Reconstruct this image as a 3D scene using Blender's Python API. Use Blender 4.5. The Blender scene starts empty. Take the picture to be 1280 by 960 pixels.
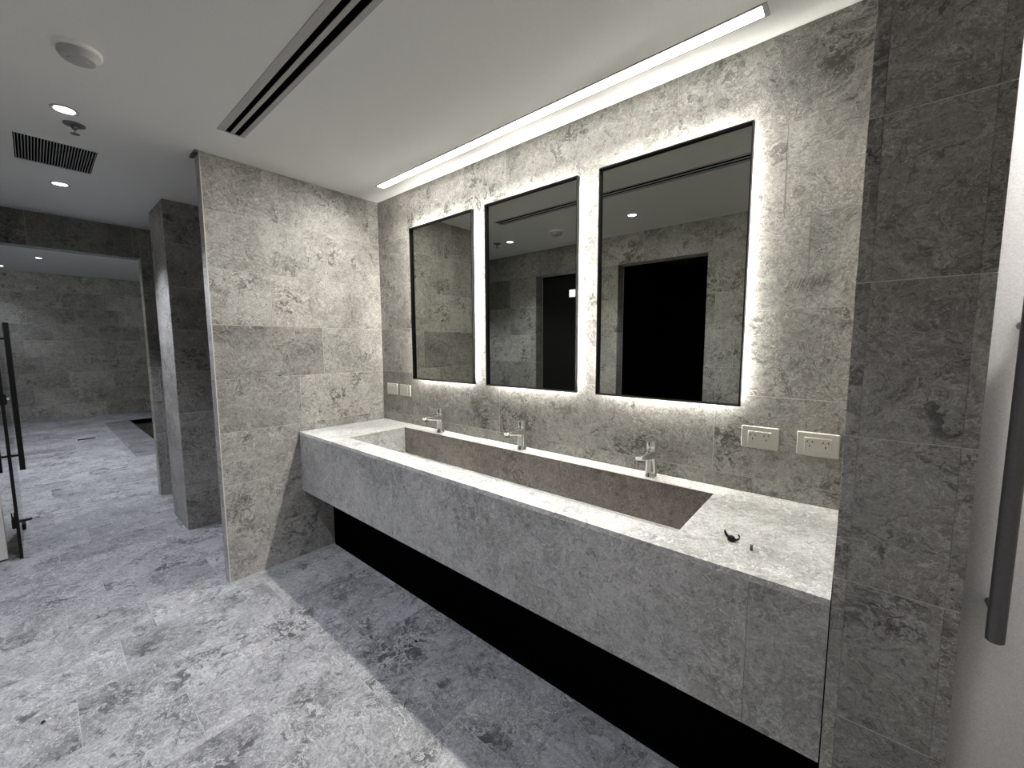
import bpy, math, random
from mathutils import Vector, Matrix

random.seed(11)
SC = bpy.context.scene
COL = SC.collection
PI = math.pi

# ------------------------------------------------------------------ camera
def set_camera():
    y, pi, r = (math.radians(a) for a in (40.23, -5.467, -0.199))
    fw = Vector((-math.sin(y)*math.cos(pi), math.cos(y)*math.cos(pi), math.sin(pi)))
    rt = Vector((math.cos(y), math.sin(y), 0.0))
    up = rt.cross(fw)
    rt2 = math.cos(r)*rt + math.sin(r)*up
    up2 = -math.sin(r)*rt + math.cos(r)*up
    m = Matrix((rt2, up2, -fw)).transposed().to_4x4()
    m.translation = Vector((2.819, -1.762, 1.4425))
    cd = bpy.data.cameras.new('camera')
    cd.sensor_fit = 'HORIZONTAL'
    cd.sensor_width = 36.0
    cd.lens = 503.75/1280*36.0
    cd.clip_start = 0.02
    co = bpy.data.objects.new('camera', cd)
    co.matrix_world = m
    COL.objects.link(co)
    SC.camera = co
set_camera()

# ------------------------------------------------------------------ world, exposure, lamp strengths
w = bpy.data.worlds.new('world')
SC.world = w
w.use_nodes = True
w.node_tree.nodes['Background'].inputs[0].default_value = (0.55, 0.6, 0.7, 1)
w.node_tree.nodes['Background'].inputs[1].default_value = 0.01
vs = SC.view_settings
vs.view_transform = 'Standard'
vs.look = 'None'
vs.gamma = 1.0
vs.exposure = 0.38
vs.use_curve_mapping = False
SC.display_settings.display_device = 'sRGB'
SC.cycles.max_bounces = 10
SC.cycles.diffuse_bounces = 4
SC.cycles.glossy_bounces = 5
SC.cycles.transmission_bounces = 6
SC.cycles.sample_clamp_indirect = 6.0
SC.cycles.caustics_reflective = False
SC.cycles.caustics_refractive = False

COOL = (0.85, 0.885, 1.0)
WARM = (1.0, 0.972, 0.905)
LED_STRENGTH = 12.0          # ceiling linear light over the vanity
LED_BEAM_W = 31.0            # area light added under the strip, tilted to keep the wall dimmer
HALO_STRENGTH = 80.0         # light strips behind the mirrors
DOWNLIGHT_W = 78.0
FAR_W = 190.0

# ------------------------------------------------------------------ node helpers
class NT:
    def __init__(self, name):
        self.m = bpy.data.materials.new(name)
        self.m.use_nodes = True
        self.t = self.m.node_tree
        self.t.nodes.clear()
        self.out = self.t.nodes.new('ShaderNodeOutputMaterial')
    def n(self, kind, **kw):
        nd = self.t.nodes.new(kind)
        for k, v in kw.items():
            if k.startswith('i_'):
                key = k[2:]
                key = int(key) if key.isdigit() else key.replace('_', ' ')
                s = nd.inputs[key]
                if hasattr(v, 'is_linked') or isinstance(v, bpy.types.NodeSocket):
                    self.t.links.new(v, s)
                else:
                    s.default_value = v
            else:
                setattr(nd, k, v)
        return nd
    def math(self, op, a, b=0.0, c=None, clamp=False):
        nd = self.t.nodes.new('ShaderNodeMath')
        nd.operation = op
        nd.use_clamp = clamp
        for i, v in enumerate((a, b, c)):
            if v is None: continue
            if isinstance(v, bpy.types.NodeSocket): self.t.links.new(v, nd.inputs[i])
            else: nd.inputs[i].default_value = v
        return nd.outputs[0]
    def ramp(self, fac, a, b, lo=0.0, hi=1.0):
        nd = self.t.nodes.new('ShaderNodeMapRange')
        nd.interpolation_type = 'SMOOTHSTEP'
        self.t.links.new(fac, nd.inputs[0])
        for i, v in zip((1, 2, 3, 4), (a, b, lo, hi)): nd.inputs[i].default_value = v
        return nd.outputs[0]
    def mix(self, fac, a, b, blend='MIX'):
        nd = self.t.nodes.new('ShaderNodeMix')
        nd.data_type = 'RGBA'
        nd.blend_type = blend
        for i, v in ((0, fac), (6, a), (7, b)):
            if isinstance(v, bpy.types.NodeSocket): self.t.links.new(v, nd.inputs[i])
            elif i == 0: nd.inputs[0].default_value = v
            else: nd.inputs[i].default_value = (*v, 1) if len(v) == 3 else v
        return nd.outputs[2]
    def surf(self, sock):
        self.t.links.new(sock, self.out.inputs['Surface'])
        return self.m

def plain(name, col, rough=0.5, metal=0.0, bump=0.0, bscale=200.0, spec=0.5, var=0.06):
    k = NT(name)
    tc = k.n('ShaderNodeTexCoord')
    nz = k.n('ShaderNodeTexNoise', i_Vector=tc.outputs['Object'], i_Scale=bscale, i_Detail=3.0)
    c = k.mix(k.ramp(nz.outputs[0], 0.3, 0.7), tuple(x*(1-var) for x in col), tuple(min(1, x*(1+var)) for x in col))
    b = k.n('ShaderNodeBsdfPrincipled', i_Base_Color=c, i_Roughness=rough, i_Metallic=metal)
    b.inputs['Specular IOR Level'].default_value = spec
    if bump:
        bp = k.n('ShaderNodeBump', i_Height=nz.outputs[0], i_Strength=bump, i_Distance=0.002)
        k.t.links.new(bp.outputs[0], b.inputs['Normal'])
    return k.surf(b.outputs[0])

def emit(name, col, s):
    k = NT(name)
    tc = k.n('ShaderNodeTexCoord')
    nz = k.n('ShaderNodeTexNoise', i_Vector=tc.outputs['Object'], i_Scale=30.0)
    c = k.mix(k.ramp(nz.outputs[0], 0.3, 0.7), tuple(x*0.97 for x in col), col)
    e = k.n('ShaderNodeEmission', i_Color=c, i_Strength=s)
    return k.surf(e.outputs[0])

def stone(name, dark, mid, light, rough=0.5, sc=1.0, vein=1.0, blot=1.0, stretch=(1, 1, 1)):
    """Brecciated grey limestone: mottled ground, scribbled pale veins, dark crystalline clumps."""
    k = NT(name)
    tc = k.n('ShaderNodeTexCoord')
    oi = k.n('ShaderNodeObjectInfo')
    off = k.n('ShaderNodeCombineXYZ', i_0=k.math('MULTIPLY', oi.outputs['Random'], 37.0),
              i_1=k.math('MULTIPLY', oi.outputs['Random'], 91.0), i_2=k.math('MULTIPLY', oi.outputs['Random'], 53.0))
    mp = k.n('ShaderNodeMapping', i_Vector=tc.outputs['Object'])
    mp.inputs['Scale'].default_value = tuple(sc*s for s in stretch)
    add = k.n('ShaderNodeVectorMath', operation='ADD', i_0=mp.outputs[0], i_1=off.outputs[0])
    P = add.outputs[0]
    wn = k.n('ShaderNodeTexNoise', i_Vector=P, i_Scale=4.5, i_Detail=5.0, i_Roughness=0.6)
    wv = k.n('ShaderNodeVectorMath', operation='SUBTRACT', i_0=wn.outputs['Color'], i_1=(0.5, 0.5, 0.5))
    ws = k.n('ShaderNodeVectorMath', operation='SCALE', i_0=wv.outputs[0])
    ws.inputs['Scale'].default_value = 0.34
    W = k.n('ShaderNodeVectorMath', operation='ADD', i_0=P, i_1=ws.outputs[0]).outputs[0]
    big = k.n('ShaderNodeTexNoise', i_Vector=W, i_Scale=3.4, i_Detail=8.0, i_Roughness=0.66).outputs[0]
    fine = k.n('ShaderNodeTexNoise', i_Vector=W, i_Scale=46.0, i_Detail=6.0, i_Roughness=0.75, i_Distortion=0.8).outputs[0]
    grain = k.n('ShaderNodeTexNoise', i_Vector=P, i_Scale=170.0, i_Detail=4.0, i_Roughness=0.8).outputs[0]
    scrib = k.n('ShaderNodeTexNoise', i_Vector=W, i_Scale=19.0, i_Detail=4.0, i_Roughness=0.62, i_Distortion=1.1).outputs[0]
    scrib2 = k.n('ShaderNodeTexNoise', i_Vector=W, i_Scale=8.0, i_Detail=6.0, i_Roughness=0.7, i_Distortion=0.6).outputs[0]
    mask = k.n('ShaderNodeTexNoise', i_Vector=P, i_Scale=3.1, i_Detail=4.0, i_Roughness=0.6).outputs[0]
    mask2 = k.n('ShaderNodeTexNoise', i_Vector=k.n('ShaderNodeVectorMath', operation='ADD', i_0=P, i_1=(7.3, 2.1, 5.7)).outputs[0],
                i_Scale=4.0, i_Detail=5.0, i_Roughness=0.65).outputs[0]
    vor = k.n('ShaderNodeTexVoronoi', feature='DISTANCE_TO_EDGE', i_Vector=W, i_Scale=9.5)
    vor2 = k.n('ShaderNodeTexVoronoi', feature='F1', i_Vector=W, i_Scale=15.0)
    # ground
    c = k.mix(k.ramp(big, 0.30, 0.70), dark, light)
    c = k.mix(0.36, c, mid)
    # breccia chips: each chip its own grey
    chip = k.n('ShaderNodeSeparateColor', i_Color=vor2.outputs['Color']).outputs[0]
    chipf = k.math('MULTIPLY', k.math('MULTIPLY', k.ramp(chip, 0.55, 0.95), k.ramp(mask2, 0.46, 0.64)), 0.55*blot)
    c = k.mix(chipf, c, tuple(x*0.72 for x in dark))
    # warm and cool patches
    c = k.mix(k.math('MULTIPLY', k.ramp(mask, 0.50, 0.70), 0.35), c, k.mix(1.0, c, (1.06, 0.97, 0.90), 'MULTIPLY'))
    # fine mottle
    c = k.mix(k.math('MULTIPLY', k.ramp(fine, 0.50, 0.64), 0.62), c, tuple(x*0.55 for x in dark))
    c = k.mix(k.math('MULTIPLY', k.ramp(fine, 0.49, 0.36), 0.60), c, tuple(min(1, x*1.1) for x in light))
    # scribbled pale veins
    pale = tuple(min(0.9, x*1.5) for x in light)
    v1 = k.ramp(k.math('ABSOLUTE', k.math('SUBTRACT', scrib, 0.5)), 0.0, 0.020, 1.0, 0.0)
    v2 = k.ramp(k.math('ABSOLUTE', k.math('SUBTRACT', scrib2, 0.5)), 0.0, 0.010, 1.0, 0.0)
    v3 = k.ramp(vor.outputs[0], 0.0, 0.030, 1.0, 0.0)
    vm = k.ramp(mask, 0.38, 0.60)
    c = k.mix(k.math('MULTIPLY', k.math('MULTIPLY', v1, vm), 0.80*vein), c, pale)
    c = k.mix(k.math('MULTIPLY', v2, 0.60*vein), c, pale)
    c = k.mix(k.math('MULTIPLY', k.math('MULTIPLY', v3, k.ramp(mask2, 0.42, 0.6)), 0.50*vein), c, pale)
    # dark crystalline clumps and hair cracks
    dm = k.math('MULTIPLY', k.ramp(mask2, 0.52, 0.64), k.ramp(scrib, 0.50, 0.57))
    c = k.mix(k.math('MULTIPLY', dm, 0.62*blot), c, tuple(x*0.42 for x in dark))
    pits = k.math('MULTIPLY', k.ramp(scrib2, 0.56, 0.64), k.ramp(fine, 0.47, 0.56))
    c = k.mix(k.math('MULTIPLY', pits, 0.55*blot), c, tuple(x*0.5 for x in dark))
    hair = k.ramp(k.math('ABSOLUTE', k.math('SUBTRACT', big, 0.47)), 0.0, 0.006, 1.0, 0.0)
    c = k.mix(k.math('MULTIPLY', k.math('MULTIPLY', hair, k.ramp(mask, 0.5, 0.42)), 0.7*blot), c, tuple(x*0.35 for x in dark))
    # grain
    c = k.mix(1.0, c, k.mix(k.ramp(grain, 0.28, 0.72), (0.80, 0.80, 0.80), (1.18, 1.18, 1.18)), 'MULTIPLY')
    # per-piece tone (cuts of stone differ
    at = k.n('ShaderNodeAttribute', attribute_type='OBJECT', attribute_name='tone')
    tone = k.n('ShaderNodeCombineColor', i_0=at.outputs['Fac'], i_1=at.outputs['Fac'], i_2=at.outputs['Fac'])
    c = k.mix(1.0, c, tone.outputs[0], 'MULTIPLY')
    rg = k.math('ADD', k.math('MULTIPLY', fine, 0.18), rough-0.09)
    b = k.n('ShaderNodeBsdfPrincipled', i_Base_Color=c, i_Roughness=rg)
    b.inputs['Specular IOR Level'].default_value = 0.4
    h = k.math('ADD', k.math('MULTIPLY', fine, 0.6), k.math('MULTIPLY', scrib, 0.5))
    bp = k.n('ShaderNodeBump', i_Height=h, i_Strength=0.35, i_Distance=0.002)
    k.t.links.new(bp.outputs[0], b.inputs['Normal'])
    return k.surf(b.outputs[0])

M = {}
M['wall'] = stone('grey_limestone_wall', (0.205, 0.195, 0.178), (0.315, 0.305, 0.282), (0.48, 0.468, 0.44), 0.5, 1.0, 1.0, 1.35)
M['floor'] = stone('grey_limestone_floor', (0.122, 0.122, 0.126), (0.215, 0.215, 0.219), (0.37, 0.37, 0.378), 0.46, 0.85, 0.95, 1.45)
M['vanity'] = stone('grey_limestone_vanity', (0.30, 0.295, 0.28), (0.45, 0.445, 0.43), (0.66, 0.655, 0.64), 0.36, 0.9, 0.8, 0.6)
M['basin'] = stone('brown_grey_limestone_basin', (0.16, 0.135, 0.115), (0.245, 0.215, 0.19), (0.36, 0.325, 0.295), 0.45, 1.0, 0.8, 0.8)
M['grout'] = plain('pale_grout', (0.54, 0.53, 0.505), 0.85)
M['floor_grout'] = plain('floor_grout', (0.36, 0.36, 0.365), 0.85)
M['scuff'] = plain('scuffed_stone', (0.20, 0.19, 0.17), 0.8, bscale=90, var=0.3)
M['sealant'] = plain('pale_sealant', (0.62, 0.61, 0.57), 0.6)
M['ceiling'] = plain('white_ceiling_paint', (0.87, 0.87, 0.85), 0.85, bump=0.15, bscale=350, var=0.03)
M['white'] = plain('white_paint', (0.72, 0.70, 0.66), 0.5)
M['low_bounce'] = plain('low_bounce_grey', (0.16, 0.16, 0.16), 0.7)
M['black'] = plain('black_metal', (0.006, 0.006, 0.006), 0.4, spec=0.25)
M['matt_black'] = plain('matt_black', (0.0035, 0.003, 0.003), 0.9, spec=0.0)
M['dark_bar'] = plain('dark_bronze_metal', (0.15, 0.145, 0.15), 0.38, metal=0.6)
M['dark_door'] = plain('dark_door_laminate', (0.012, 0.012, 0.011), 0.35, spec=0.3)
M['chrome'] = plain('chrome', (0.92, 0.92, 0.91), 0.05, metal=1.0, var=0.0)
M['plastic'] = plain('cream_plastic', (0.70, 0.69, 0.625), 0.4)
M['grey_metal'] = plain('painted_grey_aluminium', (0.42, 0.42, 0.42), 0.5)
M['mirror'] = plain('smoked_mirror_glass', (0.40, 0.413, 0.378), 0.0, metal=1.0, var=0.0)
M['led'] = emit('led_diffuser', WARM, LED_STRENGTH)
M['halo'] = emit('mirror_halo_strip', (1.0, 0.98, 0.90), HALO_STRENGTH)
M['downlight'] = emit('downlight_lens', (0.93, 0.97, 1.0), 18.0)
M['sign'] = emit('lit_sign_face', (1.0, 0.97, 0.9), 5.0)
def glass_mat():
    k = NT('clear_glass')
    g = k.n('ShaderNodeBsdfGlossy', i_Roughness=0.0)
    t = k.n('ShaderNodeBsdfTransparent')
    t.inputs[0].default_value = (0.90, 0.95, 0.94, 1)
    fr = k.n('ShaderNodeFresnel', i_IOR=1.45)
    mx = k.n('ShaderNodeMixShader', i_0=fr.outputs[0], i_1=t.outputs[0], i_2=g.outputs[0])
    return k.surf(mx.outputs[0])
M['glass'] = glass_mat()
def frosted_mat():
    k = NT('frosted_glass')
    tc = k.n('ShaderNodeTexCoord')
    nz = k.n('ShaderNodeTexNoise', i_Vector=tc.outputs['Object'], i_Scale=420.0, i_Detail=2.0)
    c = k.mix(k.ramp(nz.outputs[0], 0.3, 0.7), (0.74, 0.74, 0.74), (0.9, 0.9, 0.9))
    tr = k.n('ShaderNodeBsdfTranslucent', i_Color=c)
    df = k.n('ShaderNodeBsdfDiffuse')
    df.inputs[0].default_value = (0.62, 0.60, 0.58, 1)
    mx = k.n('ShaderNodeMixShader', i_0=0.30, i_1=tr.outputs[0], i_2=df.outputs[0])
    return k.surf(mx.outputs[0])
M['frosted'] = frosted_mat()

# ------------------------------------------------------------------ mesh helpers
class MB:
    def __init__(self): self.v = []; self.f = []
    def add(self, vs_, fs):
        o = len(self.v)
        self.v += [tuple(p) for p in vs_]
        self.f += [tuple(i+o for i in q) for q in fs]
        return self
    def box(self, x0, x1, y0, y1, z0, z1):
        v = [(x, y, z) for z in (z0, z1) for y in (y0, y1) for x in (x0, x1)]
        return self.add(v, [(0, 2, 3, 1), (4, 5, 7, 6), (0, 1, 5, 4), (2, 6, 7, 3), (0, 4, 6, 2), (1, 3, 7, 5)])
    def rbox(self, x0, x1, y0, y1, z0, z1, c):
        """box with chamfered edges"""
        vs_ = []; idx = {}
        X, Y, Z = (x0, x1), (y0, y1), (z0, z1)
        ins = lambda R, i: R[i] + (c if i == 0 else -c)
        for i in (0, 1):
            for j in (0, 1):
                for l in (0, 1):
                    for a in range(3):
                        p = [ins(X, i), ins(Y, j), ins(Z, l)]
                        p[a] = (X, Y, Z)[a][(i, j, l)[a]]
                        idx[i, j, l, a] = len(vs_); vs_.append(p)
        fs = []
        for a in range(3):
            b, d = (a+1) % 3, (a+2) % 3
            for s in (0, 1):
                q = []
                for (p, r) in ((0, 0), (1, 0), (1, 1), (0, 1)):
                    t = [0, 0, 0]; t[a] = s; t[b] = p; t[d] = r
                    q.append(idx[(*t, a)])
                fs.append(q if s else q[::-1])
            for p in (0, 1):
                for r in (0, 1):
                    t0 = [0, 0, 0]; t0[b] = p; t0[d] = r
                    t1 = list(t0); t0[a] = 0; t1[a] = 1
                    fs.append((idx[(*t0, b)], idx[(*t1, b)], idx[(*t1, d)], idx[(*t0, d)]))
        for i in (0, 1):
            for j in (0, 1):
                for l in (0, 1):
                    fs.append(tuple(idx[i, j, l, a] for a in range(3)))
        return self.add(vs_, fs)
    def lathe(self, prof, n=32, c=(0, 0, 0), axis='Z'):
        """prof = [(radius, height)...], capped at both ends"""
        vs_ = []; fs = []
        for (r, h) in prof:
            for k in range(n):
                a = 2*PI*k/n
                p = (r*math.cos(a), r*math.sin(a), h)
                if axis == 'Y': p = (p[0], p[2], -p[1])
                elif axis == 'X': p = (p[2], p[0], p[1])
                vs_.append((p[0]+c[0], p[1]+c[1], p[2]+c[2]))
        for i in range(len(prof)-1):
            for k in range(n):
                k2 = (k+1) % n
                fs.append((i*n+k, i*n+k2, (i+1)*n+k2, (i+1)*n+k))
        fs.append(tuple(range(n))[::-1])
        fs.append(tuple((len(prof)-1)*n+k for k in range(n)))
        return self.add(vs_, fs)
    def loft(self, rings):
        """rings: list of equal-length point loops"""
        n = len(rings[0]); vs_ = [p for r in rings for p in r]; fs = []
        for i in range(len(rings)-1):
            for k in range(n):
                k2 = (k+1) % n
                fs.append((i*n+k, i*n+k2, (i+1)*n+k2, (i+1)*n+k))
        fs.append(tuple(range(n))[::-1])
        fs.append(tuple((len(rings)-1)*n+k for k in range(n)))
        return self.add(vs_, fs)
    def tube(self, pts, r, n=12):
        rings = []
        pts = [Vector(p) for p in pts]
        for i, p in enumerate(pts):
            d = (pts[min(i+1, len(pts)-1)] - pts[max(i-1, 0)]).normalized()
            a = Vector((0, 0, 1)) if abs(d.z) < 0.9 else Vector((1, 0, 0))
            u = d.cross(a).normalized(); v = d.cross(u)
            rr = r[i] if isinstance(r, (list, tuple)) else r
            rings.append([tuple(p + rr*(math.cos(2*PI*k/n)*u + math.sin(2*PI*k/n)*v)) for k in range(n)])
        return self.loft(rings)
    def mesh(self, name, mat, smooth=False):
        me = bpy.data.meshes.new(name)
        me.from_pydata(self.v, [], self.f)
        import bmesh
        bm = bmesh.new(); bm.from_mesh(me)
        bmesh.ops.recalc_face_normals(bm, faces=bm.faces)
        bm.to_mesh(me); bm.free()
        if mat: me.materials.append(mat)
        if smooth:
            for p in me.polygons: p.use_smooth = True
            try: me.set_sharp_from_angle(angle=math.radians(35))
            except Exception: pass
        me.update()
        return me
    def build(self, name, mat, parent=None, smooth=False):
        return link(name, self.mesh(name, mat, smooth), parent)

def link(name, data, parent=None):
    o = bpy.data.objects.new(name, data)
    COL.objects.link(o)
    o['tone'] = 1.0
    if parent: o.parent = parent
    return o

def tag(o, label=None, cat=None, group=None, kind=None):
    if label: o['label'] = label
    if cat: o['category'] = cat
    if group: o['group'] = group
    if kind: o['kind'] = kind
    return o

def thing(name, loc, label, cat, group=None):
    o = bpy.data.objects.new(name, None)
    COL.objects.link(o)
    o.location = loc
    o.empty_display_size = 0.05
    return tag(o, label, cat, group)

def struct(name, mb, mat, label=None):
    o = mb.build(name, mat)
    return tag(o, label, None, None, 'structure')

def copy_tree(o, loc, label=None, group=None):
    c = o.copy(); COL.objects.link(c); c.location = loc
    if label: c['label'] = label
    for ch in o.children:
        d = ch.copy(); COL.objects.link(d); d.parent = c
        for g in ch.children:
            e = g.copy(); COL.objects.link(e); e.parent = d
    return c

# ------------------------------------------------------------------ tiles
TILE = {}
JOINT = 0.0024
def tile_mesh(w_, h_, mat, t=0.010):
    key = (round(w_, 3), round(h_, 3), mat)
    if key not in TILE:
        mb = MB(); c = 0.0006
        a, b = w_/2, h_/2
        vs_ = [(-a, -b, -t), (a, -b, -t), (a, b, -t), (-a, b, -t), (-a, -b, -c), (a, -b, -c), (a, b, -c), (-a, b, -c),
               (-a+c, -b+c, 0), (a-c, -b+c, 0), (a-c, b-c, 0), (-a+c, b-c, 0)]
        fs = [(3, 2, 1, 0)]
        for s in (0, 4):
            for i in range(4):
                j = (i+1) % 4
                fs.append((s+i, s+j, s+4+j, s+4+i))
        fs.append((8, 9, 10, 11))
        mb.add(vs_, fs)
        TILE[key] = mb.mesh('tile', M[mat])
    return TILE[key]

def tiles(parent, org, u, v, cells, mat='wall', lo=0.84, hi=1.10, tones=None, joint=JOINT, ujoint=None):
    """cells: (u0,u1,v0,v1) on the plane through org; each becomes one tile object."""
    u = Vector(u); v = Vector(v); n = u.cross(v); org = Vector(org)
    for i, (u0, u1, v0, v1) in enumerate(cells):
        w_, h_ = u1-u0-(joint if ujoint is None else ujoint), v1-v0-joint
        if w_ < 0.008 or h_ < 0.008: continue
        o = link('tile', tile_mesh(w_, h_, mat), parent)
        p = org + u*((u0+u1)/2) + v*((v0+v1)/2) + n*random.uniform(-0.0006, 0.0002)
        m = Matrix((u, v, n)).transposed().to_4x4(); m.translation = p
        o.matrix_world = m
        tn = random.uniform(lo, hi)
        if tones:
            for (ua, va, t_) in tones:
                if u0 < ua < u1 and v0 < va < v1: tn = t_
        o['tone'] = tn

ROWS = [0.0, 0.288, 0.608, 0.928, 1.248, 1.568, 1.889, 2.210, 2.518]
def coursed(u0, u1, rows, joints, pitch=0.62):
    """cells of a coursed wall; joints[i] = explicit joint list or a phase number"""
    cells = []
    for i in range(len(rows)-1):
        j = joints[i % len(joints)]
        if isinstance(j, (list, tuple)):
            js = [x for x in j if u0+0.02 < x < u1-0.02]
        else:
            x = u0 + (j % 1.0)*pitch; js = []
            while x < u1-0.02:
                if x > u0+0.05: js.append(x)
                x += pitch
        e = [u0]+sorted(js)+[u1]
        cells += [(e[q], e[q+1], rows[i], rows[i+1]) for q in range(len(e)-1)]
    return cells

H = 2.518          # bathroom ceiling
H2 = 2.872         # ceiling of the room beyond
X, Y, Z = (1, 0, 0), (0, 1, 0), (0, 0, 1)
G = 0.0014          # grout sits this far behind the tile faces

# ------------------------------------------------------------------ floor
POOL = (-8.2, -5.1, -0.65, 1.0)
fl = MB()
fl.box(-9.6, POOL[0], -4.1, 2.2, -0.12, -G).box(POOL[1], 4.3, -4.1, 2.2, -0.12, -G)
fl.box(POOL[0], POOL[1], -4.1, POOL[2], -0.12, -G).box(POOL[0], POOL[1], POOL[3], 2.2, -0.12, -G)
floor = struct('floor', fl, M['floor_grout'], 'grey limestone tiled floor running through to the room beyond')
cells = []
near = []
x = 3.92; i = 0
while x > -4.05:
    y = -2.10 - (0.0, 0.30, 0.14)[i % 3]; x0 = x-0.315
    while y < 0.0:
        near.append((x0, x, max(y, -2.10), min(y+0.645, 0.0)))
        y += 0.645
    x = x0; i += 1
near = [c for c in near if not (c[0] < -2.24 and False)]
tiles(floor, (0, 0, 0), X, Y, near, 'floor', 0.90, 1.06, joint=0.0022,
      tones=[(-2.6, -0.9, 0.72), (-3.3, -0.7, 0.8)])
# far floor: tiles a few pixels high, joined into one part
def joined_tiles(name, mat, cellz, parent, z=0.0):
    mb = MB(); j = 0.004
    for (a, b, c, d) in cellz:
        mb.box(a+j/2, b-j/2, c+j/2, d-j/2, z-0.010, z+random.uniform(-0.0005, 0.0005))
    o = mb.build(name, mat, parent)
    o['kind'] = 'stuff'
    return o
far_a, far_b, far_c, rim = [], [], [], []
while x > -9.3:
    x0 = x-0.315
    y = -4.05 - (0.0, 0.30, 0.14)[i % 3]
    while y < 1.9:
        c = (x0, x, max(y, -4.05), min(y+0.645, 1.9))
        if -8.2 < (c[0]+c[1])/2 < -3.95 and c[3] > -1.0:
            if c[2] < -1.0:
                far_a.append((c[0], c[1], c[2], -1.0)); c = (c[0], c[1], -1.0, c[3])
            if (c[0]+c[1])/2 < POOL[1] and c[3] > POOL[2]:
                if c[2] < POOL[2]: rim.append((c[0], c[1], c[2], POOL[2]))
            else: rim.append(c)
        else:
            random.choice((far_a, far_a, far_b, far_c)).append(c)
        y += 0.645
    x = x0; i += 1
o = joined_tiles('distant_tiles', M['floor'], far_a, floor); o['tone'] = 0.98
o = joined_tiles('distant_tiles', M['floor'], far_b, floor); o['tone'] = 0.80
o = joined_tiles('distant_tiles', M['floor'], far_c, floor); o['tone'] = 1.12
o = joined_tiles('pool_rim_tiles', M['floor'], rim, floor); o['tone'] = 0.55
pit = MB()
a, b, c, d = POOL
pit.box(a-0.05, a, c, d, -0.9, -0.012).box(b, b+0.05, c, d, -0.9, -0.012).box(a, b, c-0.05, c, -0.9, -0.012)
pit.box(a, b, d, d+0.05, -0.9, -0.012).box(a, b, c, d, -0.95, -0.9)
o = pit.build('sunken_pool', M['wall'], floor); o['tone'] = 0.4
# near floor strips outside the main field (towards the room beyond, hidden by the walls)
joined_tiles('edge_tiles', M['floor'], [(-4.05, -2.3, -4.05, -2.11), (-4.05, -2.3, 0.01, 1.9)], floor)

# ------------------------------------------------------------------ ceilings
ceiling = struct('ceiling', MB().box(-2.36, 4.3, -2.6, 0.2, H, H+0.12), M['ceiling'], 'flat white plaster ceiling over the vanity')
struct('ceiling_beyond', MB().box(-9.6, -2.36, -4.1, 2.2, H2, H2+0.12), M['ceiling'], 'pale ceiling of the room beyond the wide opening')

# ------------------------------------------------------------------ walls
wall_back = struct('wall_back', MB().box(-2.24, 3.006, G, 0.20, 0.0, H), M['grout'], 'grey limestone wall behind the lit mirrors')
J_back = [[-1.9, -1.28, -0.66, 0.22, 0.84, 1.46, 2.08, 2.70], [-1.6, -0.98, 0.52, 1.14, 1.76, 2.38], [-1.9, -1.28, -0.66, 0.22, 0.84, 1.46, 2.08, 2.64],
          [-1.5, -0.9, 0.38, 0.64, 1.23, 1.816, 2.403], [-1.8, -1.2, 0.45, 1.08, 1.78, 2.42], [-1.5, -0.9, 0.2, 0.82, 1.44, 1.80, 2.06, 2.68],
          [-1.8, -1.2, 0.10, 0.74, 1.36, 1.98, 2.60], [-1.5, -0.7, 0.358, 1.288, 2.214]]
tiles(wall_back, (0, 0, 0), X, Z, coursed(-2.24, 2.818, ROWS, J_back), 'wall', 0.90, 1.08)

part = struct('wall_partition', MB().box(-0.09+G, -G, -1.094+G, 0.0, 0.0, H), M['grout'], 'grey limestone partition wall at the end of the vanity')
J_part = [[-0.55], [-0.85, -0.23], [-0.45], [-0.625], [-0.46], [-0.77, -0.15], [-0.40], [-0.70, -0.08]]
tiles(part, (0, 0, 0), Y, Z, coursed(-1.094, 0.0, ROWS, J_part), 'wall', 0.97, 1.10,
      tones=[(-0.8, 1.4, 0.74), (-0.2, 1.4, 1.02), (-0.9, 1.1, 0.86), (-0.3, 1.1, 1.05), (-1.0, 0.8, 1.0), (-0.2, 2.05, 1.0)])
tiles(part, (0, -1.094, 0), X, Z, coursed(-0.09, -0.010, ROWS, [[]]), 'wall')
tiles(part, (-0.09, 0, 0), (0, -1, 0), Z, coursed(0.0, 1.084, ROWS, [0.5, 0.0]), 'wall')
MB().box(-0.0035, 0.0006, -1.0952, -1.0905, 0.0, H).build('corner_trim', M['sealant'], part)
MB().box(0.0, 0.001, -1.094, 0.0, 0.0, 0.007).build('floor_sealant', M['sealant'], part)
MB().box(-0.115, 0.0, -1.112, -1.094, H-0.012, H).build('shadow_bead', M['dark_bar'], part)

col = struct('column', MB().box(-1.60+G, -1.10-G, -1.08+G, -0.50, 0.0, H), M['grout'], 'square limestone clad column between partition and opening')
tiles(col, (0, -1.08, 0), X, Z, coursed(-1.60, -1.11, ROWS, [[]]), 'wall', 0.9, 1.05)
tiles(col, (-1.10, 0, 0), Y, Z, coursed(-1.08, -0.5, ROWS, [[]]), 'wall', 0.66, 0.78)  # this side's tone is lowered to stand in for shade
tiles(col, (-1.60, 0, 0), (0, -1, 0), Z, coursed(0.5, 1.07, ROWS, [[]]), 'wall', 0.8, 0.95)

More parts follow.
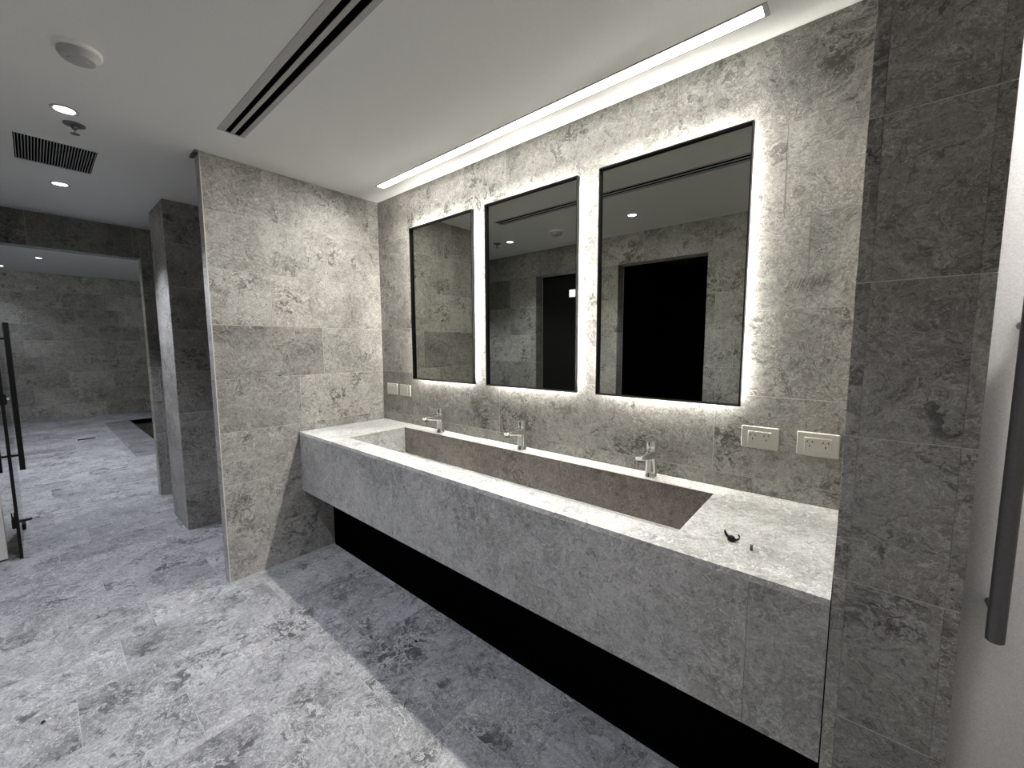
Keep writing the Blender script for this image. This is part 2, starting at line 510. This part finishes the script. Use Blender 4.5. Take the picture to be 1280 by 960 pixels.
pil = struct('wall_pilaster', MB().box(2.814+G, 3.006-G, -0.652+G, G, 0.0, H), M['grout'], 'narrow grey limestone pier closing the right end of the vanity')
tiles(pil, (0, -0.652, 0), X, Z, coursed(2.814, 3.006, ROWS, [[2.837, 2.984]]), 'wall', 0.64, 0.73,
      tones=[(2.82, z_, 0.82) for z_ in (0.1, 0.4, 0.7, 1.1, 1.4)]+[(2.99, z_, 0.82) for z_ in (0.1, 0.4, 0.7, 1.1, 1.4)], ujoint=0.0002)  # pier face toned down, its shade put into the stone colour
tiles(pil, (2.814, 0, 0), (0, -1, 0), Z, coursed(0.0, 0.642, ROWS, [[]]), 'wall')
tiles(pil, (3.006, 0, 0), Y, Z, coursed(-0.642, 0.0, ROWS, [[]]), 'wall')

# wall with the wide opening (left), its lintel, and the wall beyond
XL = -2.24
lw = MB().box(XL-0.13+G, XL-G, -1.065+G, 2.2, 0, H2).box(XL-0.13+G, XL-G, -4.1, -1.065+G, 2.246+G, H2).box(XL-0.13+G, XL-G, -4.1, -2.75, 0, 2.246+G)
wall_left = struct('wall_left', lw, M['grout'], 'grey limestone wall with a wide opening to the room beyond')
tiles(wall_left, (XL, 0, 0), Y, Z, coursed(-1.065, 0.0, ROWS, [0.6, 0.1]), 'wall', 0.66, 0.78, tones=[(-1.0, 1.4, 0.55)])  # dim face: shade painted in through the low tile tone
tiles(wall_left, (XL, 0, 0), Y, Z, coursed(-2.6, -1.065, [2.246, H], [0.4]), 'wall', 0.62, 0.75)  # lintel tiles darkened the same way to carry shade
tiles(wall_left, (0, -1.065, 0), X, Z, coursed(XL-0.13, XL-0.01, ROWS[:-2]+[2.246], [[]]), 'wall')
tiles(wall_left, (0, 0, 2.246), Y, X, [(-2.55, -1.93, XL-0.13, XL-0.01), (-1.93, -1.31, XL-0.13, XL-0.01), (-1.31, -1.075, XL-0.13, XL-0.01)], 'wall')
tiles(wall_left, (XL-0.13, 0, 0), (0, -1, 0), Z, coursed(2.75, 3.9, ROWS[:-1]+[2.53, H2], [0.5, 0.0]), 'wall')

XF = -9.3
wall_far = struct('wall_far', MB().box(XF-0.2, XF-G, -4.1, 2.2, -0.1, H2), M['grout'], 'distant grey limestone wall of the room beyond')
tiles(wall_far, (XF, 0, 0), Y, Z, coursed(-4.05, 2.1, ROWS[:-1]+[2.53, H2], [0.0, 0.5, 0.25, 0.75, 0.4], pitch=0.64), 'wall', 0.70, 1.12, joint=0.002)
struct('wall_far_left', MB().box(-9.6, XL-0.1, -4.3, -4.1, -0.1, H2), M['grout'])
struct('wall_far_right', MB().box(-9.6, XL-0.1, 2.2, 2.4, -0.1, H2), M['grout'])

# wall opposite the mirrors (seen only in them), with two dark doorways
YO = -2.11
fw_ = MB()
HEAD = 2.236
for (a, b) in ((-1.53, -0.04), (0.80, 0.98), (1.81, 4.2)):
    fw_.box(a+G if a > -1 else a, b-G, YO-0.14, YO-G, 0, HEAD)
fw_.box(-1.53, 4.2, YO-0.14, YO-G, HEAD+G, H)
wall_front = struct('wall_front', fw_, M['grout'], 'grey limestone wall opposite the mirrors with two dark doorways')
R2 = ROWS[:-2]+[HEAD]
front = coursed(-0.80+0.84, 1.53, R2, [[0.43, 0.80], [0.35, 0.70, 1.2], [0.43, 0.8], [0.43, 1.1], [0.12, 0.77, 1.3], [0.43, 0.8]])
tiles(wall_front, (0, YO, 0), (-1, 0, 0), Z, front, 'wall', 0.75, 1.1, tones=[(0.6, 2.1, 0.55), (0.3, 1.7, 0.72), (0.6, 1.4, 0.55), (0.2, 1.4, 1.15)])
tiles(wall_front, (0, YO, 0), (-1, 0, 0), Z, coursed(-0.98, -0.80, R2, [[]]), 'wall', 0.85, 1.05)
tiles(wall_front, (0, YO, 0), (-1, 0, 0), Z, coursed(-3.9, -1.81, R2, [0.5, 0.0, 0.25]), 'wall', 0.85, 1.05)
tiles(wall_front, (0, YO, 0), (-1, 0, 0), Z, coursed(-3.9, 1.53, [HEAD, H], [0.3]), 'wall', 0.75, 1.08)
# door jamb tiles of the nearer doorway
tiles(wall_front, (-0.04, 0, 0), Y, Z, coursed(YO-0.13, YO-0.01, R2, [[]]), 'wall', 0.5, 1.0)
tiles(wall_front, (0.98, 0, 0), Y, Z, coursed(YO-0.13, YO-0.01, R2, [[]]), 'wall', 0.5, 1.0)
struct('wall_right', MB().box(3.92, 4.12, -2.25, -0.5, 0, H), M['white'])

# dark door in the first doorway, lobby behind the second with its darkness put in as black
door3 = struct('door_3', MB().box(-0.04, 0.80, YO-0.20, YO-0.14, 0.0, HEAD), M['dark_door'], 'closed dark door in the doorway beside the tiled wall')
MB().tube([(0.70, YO-0.139, 1.05), (0.70, YO-0.10, 1.05), (0.58, YO-0.10, 1.05)], 0.009).build('door_handle', M['dark_bar'], door3)
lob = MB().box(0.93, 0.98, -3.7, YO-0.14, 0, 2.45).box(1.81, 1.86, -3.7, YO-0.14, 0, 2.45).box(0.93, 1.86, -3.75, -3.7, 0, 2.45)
struct('wall_lobby', lob, M['matt_black'], 'lobby walls behind the open doorway, coloured black to read as unlit')
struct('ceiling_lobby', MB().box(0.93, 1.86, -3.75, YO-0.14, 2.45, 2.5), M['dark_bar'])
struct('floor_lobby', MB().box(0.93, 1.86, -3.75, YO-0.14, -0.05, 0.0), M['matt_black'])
sg = thing('lit_sign', (0.49, YO-0.14, 2.02), 'small lit white sign box on the dark door, seen in the middle mirror', 'sign')
MB().box(-0.15, 0.15, 0.0, 0.03, -0.045, 0.045).build('sign_box', M['grey_metal'], sg)
MB().box(-0.14, 0.14, 0.03, 0.034, -0.036, 0.036).build('sign_face', M['sign'], sg)

# white nib at the far left edge
nib = struct('trim_1', MB().box(-1.53, -1.48, YO, -1.98, 0.014, H), M['white'], 'white painted door lining beside the glass door')

# ------------------------------------------------------------------ frosted glass door at the right, and the lit room behind it
door1 = struct('door_1', MB().box(3.86, 3.92, -0.62, -0.56, 0.0, 2.26), M['dark_bar'], 'frosted glass door with a long dark pull bar beside the stone pier')
MB().rbox(3.008, 3.86, -0.601, -0.589, 0.008, 2.25, 0.001).build('glass_leaf', M['frosted'], door1)
def pull_bar(parent, x, yb, yf, z0, z1, r, mat='dark_bar', standz=None):
    hb = MB().lathe([(r*0.85, z0), (r, z0+0.002), (r, z1-0.002), (r*0.85, z1)], 28, (x, yb, 0)).build('pull_handle', M[mat], parent, True)
    for z in standz:
        MB().lathe([(r*0.62, 0.0), (r*0.62, yf-yb)], 16, (x, yb, z), 'Y').build('standoff', M[mat], hb, True)
    return hb
pull_bar(door1, 3.050, -0.652, -0.600, 0.893, 1.527, 0.0125, 'dark_bar', (0.945, 1.475))
pull_bar(door1, 3.050, -0.538, -0.589, 0.893, 1.527, 0.0125, 'dark_bar', (0.945, 1.475))
MB().box(3.008, 3.92, -0.62, -0.56, 2.26, H).build('door_head', M['white'], door1)
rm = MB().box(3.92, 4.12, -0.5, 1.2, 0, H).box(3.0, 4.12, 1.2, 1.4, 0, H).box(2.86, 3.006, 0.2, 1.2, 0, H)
struct('wall_side_room', rm, M['low_bounce'], 'unseen walls of the lit room behind the frosted door, darkened to cut bounce')  # wall colour darkened so less light bounces onto the frosted door
struct('ceiling_side_room', MB().box(3.0, 4.3, 0.2, 1.4, H, H+0.1), M['white'])
sl = thing('side_room_lamp', (3.18, -0.25, H), 'white ceiling lamp behind the frosted glass door', 'lamp')
MB().lathe([(0.06, 0), (0.06, -0.02), (0.05, -0.03)], 32).build('lamp_body', M['white'], sl, True)
def area_child(parent, name, loc, size, power, col, shape='DISK', rot=None):
    ld = bpy.data.lights.new(name, 'AREA')
    ld.shape = shape; ld.size = size; ld.energy = power; ld.color = col
    lo = bpy.data.objects.new(name, ld); COL.objects.link(lo)
    lo.location = loc; lo.parent = parent
    if rot: lo.rotation_euler = rot
    return lo
area_child(sl, 'lamp_light', (0, 0, -0.035), 0.05, 34.0, (1.0, 0.96, 0.93))

# ------------------------------------------------------------------ glass door at the left
door2 = struct('door_2', MB().box(-2.235, -2.12, -1.936, -1.906, 0.002, 0.045).box(-2.235, -2.12, -1.936, -1.906, 2.20, 2.243), M['black'], 'open clear glass door with black pull handles')
gl = MB().box(-2.215, -1.461, -1.926, -1.916, 0.012, 2.23).build('glass_leaf', M['glass'], door2)
MB().box(-1.462, -1.452, -1.929, -1.913, 0.0, 2.23).build('edge_seal', M['black'], door2)
def square_bar(yc, ya):
    o = MB().rbox(-1.56, -1.53, yc-0.013, yc+0.013, 0.595, 1.608, 0.002).build('pull_handle', M['black'], door2)
    for z in (0.70, 1.50):
        MB().box(-1.552, -1.538, min(yc, ya), max(yc, ya), z-0.007, z+0.007).build('standoff', M['black'], o)
square_bar(-1.872, -1.916)
square_bar(-1.972, -1.926)
lk = MB().rbox(-1.56, -1.475, -1.947, -1.926, 0.21, 0.275, 0.003).build('floor_bolt', M['black'], door2)
MB().lathe([(0.009, 0), (0.009, 0.07), (0.006, 0.073)], 12, (-1.52, -1.93, 0.245), 'Y').build('thumb_turn', M['black'], lk, True)
for y in (-1.943, -1.931):
    MB().box(-1.49, -1.482, y-0.003, y+0.003, 0.275, 0.32).build('bolt_prong', M['black'], lk)
ml = MB().rbox(-1.55, -1.475, -1.948, -1.904, 1.06, 1.13, 0.003).build('lock_case', M['black'], door2)
MB().lathe([(0.009, 0), (0.009, 0.012)], 14, (-1.50, -1.904, 1.10), 'Y').build('lock_cylinder', M['chrome'], ml, True)

# ------------------------------------------------------------------ vanity
van = thing('stone_vanity', (0, 0, 0), 'long floating grey stone vanity with a sunken trough basin', 'vanity')
VX1 = 2.812; VF = -0.648; VT = 0.87; VB = 0.466
BX0, BX1, BY0, BY1, BZ = 0.426, 2.438, -0.525, -0.109, 0.69
def slab_with_hole(z0, z1):
    mb = MB()
    o = [(0.003, VF), (VX1, VF), (VX1, -0.0022), (0.003, -0.0022)]
    h = [(BX0, BY0), (BX1, BY0), (BX1, BY1), (BX0, BY1)]
    vs_ = [(x_, y_, z1) for x_, y_ in o] + [(x_, y_, z1) for x_, y_ in h] + [(x_, y_, z0) for x_, y_ in o] + [(x_, y_, z0) for x_, y_ in h]
    fs = []
    for i_ in range(4):
        j_ = (i_+1) % 4
        fs += [(i_, j_, 4+j_, 4+i_), (8+i_, 12+i_, 12+j_, 8+j_), (i_, 8+i_, 8+j_, j_), (4+i_, 4+j_, 12+j_, 12+i_)]
    return mb.add(vs_, fs)
slab_with_hole(VT-0.018, VT).build('top_slab', M['vanity'], van)['tone'] = 1.14  # same stone toned lighter to add to the light on the top
e = [0.003, 1.08, 2.652, VX1]
for i in range(3):
    o = MB().box(e[i]+0.0004, e[i+1]-0.0004, VF, VF+0.018, VB, VT-0.0185).build('front_slab', M['vanity'], van)
    o['tone'] = (0.76, 0.78, 0.73)[i]  # same stone toned darker, painting shade onto the front
MB().box(0.003, VX1, VF+0.018, -0.0022, VB, VB+0.016).build('underside_slab', M['vanity'], van)
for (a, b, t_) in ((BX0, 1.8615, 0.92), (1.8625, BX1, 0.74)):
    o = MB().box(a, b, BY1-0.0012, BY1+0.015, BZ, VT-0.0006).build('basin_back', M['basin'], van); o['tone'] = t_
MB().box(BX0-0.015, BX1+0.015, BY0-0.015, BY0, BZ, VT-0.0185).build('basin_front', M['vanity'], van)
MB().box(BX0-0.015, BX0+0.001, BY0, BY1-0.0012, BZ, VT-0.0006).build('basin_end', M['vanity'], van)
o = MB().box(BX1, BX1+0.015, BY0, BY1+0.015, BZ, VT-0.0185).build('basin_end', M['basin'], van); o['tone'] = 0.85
MB().box(BX0-0.015, BX1+0.015, BY0-0.015, BY1+0.015, BZ-0.015, BZ).build('basin_floor', M['vanity'], van)
MB().box(0.003, VX1, -0.443, -0.425, 0.001, VB).build('plinth', M['matt_black'], van)

# ------------------------------------------------------------------ mixer taps
def make_tap(loc, label):
    t = thing('basin_mixer', loc, label, 'tap', 'chrome mixers along the basin')
    # body: rounded column, wider at the foot
    MB().lathe([(0.027, 0.0), (0.027, 0.003), (0.0255, 0.006), (0.0235, 0.03), (0.0222, 0.07), (0.022, 0.118), (0.0205, 0.123)], 36).build('body', M['chrome'], t, True)
    rings = []
    for (y_, zc, hw, hh) in ((-0.005, 0.098, 0.0205, 0.022), (-0.045, 0.101, 0.019, 0.0165), (-0.09, 0.104, 0.0175, 0.0125), (-0.128, 0.106, 0.0165, 0.010), (-0.132, 0.106, 0.0145, 0.008)):
        rings.append([(hw*(abs(math.cos(a_))**0.6)*(1 if math.cos(a_) >= 0 else -1), y_, zc+hh*(abs(math.sin(a_))**0.6)*(1 if math.sin(a_) >= 0 else -1)) for a_ in [2*PI*q/24 for q in range(24)]])
    sp = MB().loft(rings).build('spout', M['chrome'], t, True)
    MB().lathe([(0.0105, 0.087), (0.0125, 0.089), (0.0125, 0.101)], 20, (0, -0.113, 0)).build('aerator', M['dark_bar'], sp, True)
    cap = MB().lathe([(0.0212, 0.1235), (0.0215, 0.127), (0.0215, 0.153), (0.019, 0.163), (0.010, 0.168)], 32).build('cartridge_cap', M['chrome'], t, True)
    rings = []
    for (y_, zc, hw, hh) in ((0.012, 0.158, 0.016, 0.006), (-0.02, 0.163, 0.017, 0.005), (-0.06, 0.170, 0.0155, 0.0032), (-0.092, 0.175, 0.0135, 0.0024), (-0.095, 0.1755, 0.0115, 0.0018)):
        rings.append([(sx*hw, y_, zc+sz*hh) for sx, sz in ((-1, -0.5), (-0.85, -1), (0.85, -1), (1, -0.5), (1, 0.5), (0.85, 1), (-0.85, 1), (-1, 0.5))])
    MB().loft(rings).build('lever', M['chrome'], t, True)
    return t
tap = make_tap((0.752, -0.057, VT), 'chrome basin mixer nearest the partition wall, below the left mirror')
copy_tree(tap, (1.445, -0.057, VT), 'chrome basin mixer in the middle of the three, below the middle mirror')
copy_tree(tap, (2.170, -0.057, VT), 'chrome basin mixer nearest the power outlets, below the largest-looking mirror')

# ------------------------------------------------------------------ backlit mirrors
def make_mirror(x0, x1, label, z0=1.2077, z1=2.2408):
    w2, h2 = (x1-x0)/2, (z1-z0)/2
    t = thing('backlit_mirror', ((x0+x1)/2, 0.0, (z0+z1)/2), label, 'mirror', 'backlit mirrors over the vanity')
    yf, yb, fr = -0.044, -0.020, 0.005
    f_ = MB()
    f_.box(-w2, w2, yf, yb, h2-fr, h2).box(-w2, w2, yf, yb, -h2, -h2+fr)
    f_.box(-w2, -w2+fr, yf, yb, -h2+fr, h2-fr).box(w2-fr, w2, yf, yb, -h2+fr, h2-fr)
    f_.build('frame', M['black'], t)
    MB().box(-w2+fr, w2-fr, -0.028, -0.0222, -h2+fr, h2-fr).build('mirror_glass', M['mirror'], t)
    MB().box(-w2+fr, w2-fr, -0.022, yb, -h2+fr, h2-fr).build('back_plate', M['black'], t)
    s = MB(); i_ = 0.026; q = 0.006
    a, b = w2-i_, h2-i_
    s.box(-a, a, yb, -0.008, b-q, b).box(-a, a, yb, -0.008, -b, -b+q)
    s.box(-a, -a+q, yb, -0.008, -b+q, b-q).box(a-q, a, yb, -0.008, -b+q, b-q)
    s.build('light_strip', M['halo'], t)
    MB().box(-w2*0.6, w2*0.6, yb, 0.0, -h2*0.6, h2*0.6).build('mounting_box', M['black'], t)
    return t
make_mirror(0.4475, 1.056, 'backlit black-framed mirror nearest the partition wall, above the switches')
make_mirror(1.1632, 1.7746, 'backlit black-framed mirror in the middle of the three')
make_mirror(1.8874, 2.4996, 'backlit black-framed mirror nearest the power outlets')

# ------------------------------------------------------------------ switches and outlets
def make_switch(x0, x1, label):
    t = thing('light_switch', ((x0+x1)/2, 0, 1.115), label, 'switch', 'switches beside the partition')
    a = (x1-x0)/2
    MB().rbox(-a, a, -0.012, -0.0008, -0.042, 0.042, 0.002).build('cover_plate', M['plastic'], t)
    rk = MB().rbox(-a*0.60, a*0.60, -0.0165, -0.012, -0.030, 0.030, 0.0015).build('rocker', M['plastic'], t)
    MB().box(-a*0.58, a*0.58, -0.0172, -0.0165, -0.002, 0.0).build('rocker_line', M['grey_metal'], rk)
    return t
make_switch(0.070, 0.200, 'cream light switch in the corner against the partition wall')
make_switch(0.234, 0.363, 'cream light switch nearer the left mirror')
def make_outlet(x0, x1, label):
    t = thing('power_outlet', ((x0+x1)/2, 0, 1.0905), label, 'outlet', 'double power outlets')
    a = (x1-x0)/2
    MB().rbox(-a, a, -0.010, -0.0008, -0.0425, 0.0425, 0.003).build('cover_plate', M['plastic'], t)
    ins = MB().rbox(-0.038, 0.038, -0.0135, -0.010, -0.026, 0.024, 0.001).build('socket_insert', M['plastic'], t)
    for sx in (-0.022, 0.023):
        s = MB()
        for (px_, pz, ang) in ((-0.0075, 0.010, 0.5), (0.0075, 0.010, -0.5), (0.0, -0.006, 0.0)):
            c_, s_ = math.cos(ang), math.sin(ang)
            q = [(px_+sx+u_*c_+v_*s_, pz-u_*s_+v_*c_) for u_, v_ in ((-0.0013, -0.004), (0.0013, -0.004), (0.0013, 0.004), (-0.0013, 0.004))]
            s.loft([[(p[0], -0.0130, p[1]) for p in q], [(p[0], -0.01375, p[1]) for p in q]])
        s.build('socket_slots', M['matt_black'], ins)
    return t
make_outlet(2.503, 2.6265, 'cream double power outlet nearer the mirrors')
make_outlet(2.6805, 2.8015, 'cream double power outlet in the corner by the stone pier')
MB().box(2.7035, 2.7055, -0.0015, 0.0, 1.142, 1.170).box(2.700, 2.7045, -0.0015, 0.0, 1.158, 1.1595).build('pencil_mark', M['dark_bar'], wall_back)
MB().box(2.793, 2.7945, -0.0015, 0.0, 1.136, 1.175).build('pencil_mark', M['dark_bar'], wall_back)

sm = MB(); rr = random.Random(5)
for i in range(11):
    x_ = 2.625+0.0115*i+rr.uniform(-0.002, 0.002); z_ = 1.665-0.0022*(i-5)**2*0.35+rr.uniform(-0.008, 0.008)
    l_ = rr.uniform(0.022, 0.045); d_ = rr.uniform(0.0015, 0.0026)
    sm.loft([[(x_+u_*d_+0.35*v_*l_, y_, z_+v_*l_) for u_, v_ in ((-1, -0.5), (1, -0.5), (0.5, 0.5), (-0.5, 0.5))] for y_ in (0.0, -0.0006)])
sm.build('scuff_marks', M['scuff'], wall_back)

# ------------------------------------------------------------------ ceiling fittings
LX0, LX1, LY0, LY1 = 0.285, 2.545, -0.190, -0.126
ll = thing('linear_light', ((LX0+LX1)/2, (LY0+LY1)/2, H), 'long recessed strip light in the ceiling above the mirrors', 'light')
hx, hy = (LX1-LX0)/2, (LY1-LY0)/2
MB().box(-hx, hx, hy-0.005, hy, -0.004, 0).box(-hx, hx, -hy, -hy+0.005, -0.004, 0).box(-hx, -hx+0.01, -hy+0.005, hy-0.005, -0.004, 0).box(hx-0.014, hx, -hy+0.005, hy-0.005, -0.004, 0).build('frame', M['grey_metal'], ll)
MB().box(-hx+0.01, hx-0.014, -hy+0.005, hy-0.005, -0.0025, 0.0).build('diffuser', M['led'], ll)
lo = area_child(ll, 'lamp_light', (0, 0, -0.0045), 2*hx-0.03, LED_BEAM_W, WARM, 'RECTANGLE')
lo.data.size_y = 0.03
lo.location.z = -0.0130
lo.rotation_euler = (math.radians(-27), 0, 0)  # turned off the wall so the tiles above the mirrors stay dimmer
lo.data.spread = math.radians(142)

SX0, SX1 = 0.343, 2.75
sd = thing('slot_diffuser', ((SX0+SX1)/2, -1.0335, H), 'long two-slot air diffuser in the white ceiling', 'vent')
hx = (SX1-SX0)/2
for (a, b) in ((-0.0605, -0.0275), (-0.0065, 0.0115), (0.0365, 0.0585)):
    MB().rbox(-hx, hx, a, b, -0.003, 0.0, 0.0008).build('rail', M['grey_metal'], sd)
for x_ in (-hx, hx-0.008):
    MB().box(x_, x_+0.008, -0.0275, 0.0365, -0.003, 0.0).build('end_cap', M['grey_metal'], sd)
for (a, b) in ((-0.0275, -0.0065), (0.0115, 0.0365)):
    MB().box(-hx+0.008, hx-0.008, a, b, -0.0012, -0.0002).build('slot', M['matt_black'], sd)

gx0, gx1, gy0, gy1 = -0.880, -0.448, -1.750, -1.450
gr = thing('air_grille', ((gx0+gx1)/2, (gy0+gy1)/2, H), 'square dark-bladed air grille in the ceiling', 'vent')
hx, hy = (gx1-gx0)/2, (gy1-gy0)/2
f_ = MB()
f_.box(-hx-0.014, hx+0.014, -hy-0.014, -hy, -0.005, 0).box(-hx-0.014, hx+0.014, hy, hy+0.014, -0.005, 0)
f_.box(-hx-0.014, -hx, -hy, hy, -0.005, 0).box(hx, hx+0.014, -hy, hy, -0.005, 0)
f_.build('frame', M['ceiling'], gr)
MB().box(-hx, hx, -hy, hy, -0.001, 0).build('duct_opening', M['matt_black'], gr)
blade = MB().box(-hx, hx, -0.0016, 0.0016, -0.007, -0.0015).mesh('blade', M['grey_metal'])
NB = 27
for i in range(NB):
    o = link('blade', blade, gr)
    o.location = (0, -hy+(i+0.5)*2*hy/NB, 0)

def make_downlight(loc, label, power, halfdeg=48, blend=0.7):
    t = thing('downlight', loc, label, 'light', 'ceiling downlights')
    n = 36; mb = MB(); vs_ = []; fs = []
    prof = [(0.046, 0.0), (0.046, -0.004), (0.040, -0.005), (0.034, -0.002), (0.034, 0.0)]
    for r_, h_ in prof:
        vs_ += [(r_*math.cos(2*PI*q/n), r_*math.sin(2*PI*q/n), h_) for q in range(n)]
    for a in range(len(prof)-1):
        fs += [(a*n+q, a*n+(q+1) % n, (a+1)*n+(q+1) % n, (a+1)*n+q) for q in range(n)]
    mb.add(vs_, fs).build('trim_ring', M['grey_metal'], t, True)
    MB().lathe([(0.034, -0.0005), (0.033, -0.0015)], 32).build('lens', M['downlight'], t)
    ld = bpy.data.lights.new('lamp_light', 'SPOT')
    ld.energy = power; ld.color = COOL; ld.spot_size = math.radians(2*halfdeg); ld.spot_blend = blend
    ld.shadow_soft_size = 0.03
    lo = bpy.data.objects.new('lamp_light', ld); COL.objects.link(lo)
    lo.location = (0, 0, -0.012); lo.parent = t
    return t
make_downlight((2.66, -1.59, H), 'round downlight nearest the frosted door, out of view above', DOWNLIGHT_W*0.35)
make_downlight((1.345, -1.59, H), 'round downlight reflected in the mirror nearest the outlets', DOWNLIGHT_W)
make_downlight((0.010, -1.59, H), 'round downlight between the smoke detector and the sprinkler', DOWNLIGHT_W)
make_downlight((-1.262, -1.567, H), 'round downlight beyond the air grille, nearest the wide opening', DOWNLIGHT_W*1.3)
for (x_, y_, f_, lb) in ((-3.7, -1.6, 1.0, 'nearest the lintel'), (-5.5, -1.6, 0.8, 'second beyond the lintel'), (-7.3, -1.6, 0.6, 'third beyond the lintel'),
                         (-8.75, -2.03, 0.15, 'close to the far wall'), (-4.6, 0.4, 0.5, 'to the side of the sunken pool')):
    make_downlight((x_, y_, H2), 'round downlight in the far ceiling, ' + lb, FAR_W*f_, 48, 0.9)
# unseen light and trough added behind the lintel to brighten the ceiling beyond
cv = thing('added_far_light', (XL-0.13, -1.9, 2.56), 'added unseen light behind the lintel brightening the far ceiling', 'light')
MB().box(-0.09, 0.0, -1.8, 1.8, -0.02, 0.0).box(-0.09, -0.083, -1.8, 1.8, 0.0, 0.05).build('trough', M['grey_metal'], cv)
lo = area_child(cv, 'lamp_light', (-0.045, 0, 0.012), 0.06, 105.0, (0.93, 1.0, 0.98), 'RECTANGLE', (PI, 0, 0))
lo.data.size_y = 3.5

smk = thing('smoke_detector', (0.600, -1.578, H), 'round white smoke detector on the ceiling', 'detector')
MB().lathe([(0.066, 0.0), (0.066, -0.010), (0.062, -0.013)], 36).build('base', M['ceiling'], smk, True)
MB().lathe([(0.054, -0.0132), (0.054, -0.024), (0.046, -0.036), (0.034, -0.040)], 36).build('cover', M['grey_metal'], smk, True)
MB().lathe([(0.030, -0.0402), (0.029, -0.043), (0.018, -0.046)], 28).build('sensor_cap', M['grey_metal'], smk, True)

spk = thing('fire_sprinkler', (-0.138, -1.553, H), 'small dark pendent fire sprinkler beside the downlight', 'sprinkler')
MB().lathe([(0.040, 0.0), (0.039, -0.004), (0.022, -0.010)], 30).build('escutcheon', M['dark_bar'], spk, True)
MB().lathe([(0.012, -0.0101), (0.011, -0.020), (0.007, -0.024)], 18).build('nozzle', M['dark_bar'], spk, True)
MB().tube([(0.007, 0, -0.020), (0.012, 0, -0.030), (0.004, 0, -0.042)], 0.0022, 8).tube([(-0.007, 0, -0.020), (-0.012, 0, -0.030), (-0.004, 0, -0.042)], 0.0022, 8).build('yoke', M['dark_bar'], spk, True)
MB().lathe([(0.005, -0.040), (0.017, -0.043), (0.017, -0.0445), (0.004, -0.045)], 20).build('deflector', M['dark_bar'], spk, True)

# ------------------------------------------------------------------ floor drain and bits on the counter
dr = thing('floor_drain', (-6.29, -1.33, 0.001), 'slim dark floor drain in the room beyond', 'drain')
MB().box(-0.06, 0.06, -0.11, 0.11, 0.0, 0.003).build('drain_frame', M['grey_metal'], dr)
for i in range(4):
    MB().box(-0.05+i*0.026, -0.034+i*0.026, -0.10, 0.10, 0.003, 0.0045).build('drain_slot', M['matt_black'], dr)

cl = thing('plastic_clip', (2.577, -0.483, VT), 'small black plastic clip with curled prongs on the counter', 'clip')
MB().lathe([(0.006, 0.0), (0.010, 0.003), (0.011, 0.008), (0.008, 0.014), (0.003, 0.016)], 16).build('clip_body', M['black'], cl, True)
MB().tube([(-0.006, 0.002, 0.008), (-0.013, 0.004, 0.012), (-0.017, 0.005, 0.018), (-0.019, 0.005, 0.025)], [0.005, 0.0042, 0.0035, 0.0025], 10).build('prong', M['black'], cl, True)
MB().tube([(0.007, 0.001, 0.006), (0.014, 0.004, 0.006), (0.019, 0.006, 0.010), (0.020, 0.006, 0.017), (0.016, 0.005, 0.022)], [0.0034, 0.003, 0.0026, 0.0024, 0.0018], 10).build('prong', M['black'], cl, True)
pg = thing('wall_plug', (2.633, -0.509, VT), 'tiny grey wall plug standing on the counter near its front edge', 'plug')
MB().lathe([(0.0036, 0.0), (0.0036, 0.013), (0.0044, 0.0135), (0.0044, 0.016)], 12).build('plug_body', M['dark_bar'], pg, True)
for (x_, y_, lb) in ((0.514, -1.846, 'tiny dark stone chip on the open floor towards the glass door'), (1.265, -0.66, 'tiny dark stone chip on the floor near the dark recess')):
    c_ = MB().loft([[(x_+r_*math.cos(a_)*1.5, y_+r_*math.sin(a_), z_) for a_ in [2*PI*q/7 for q in range(7)]] for r_, z_ in ((0.005, 0.0), (0.0065, 0.003), (0.003, 0.006))]).build('stone_chip', M['black'])
    tag(c_, lb, 'chip', 'stone chips on the floor')
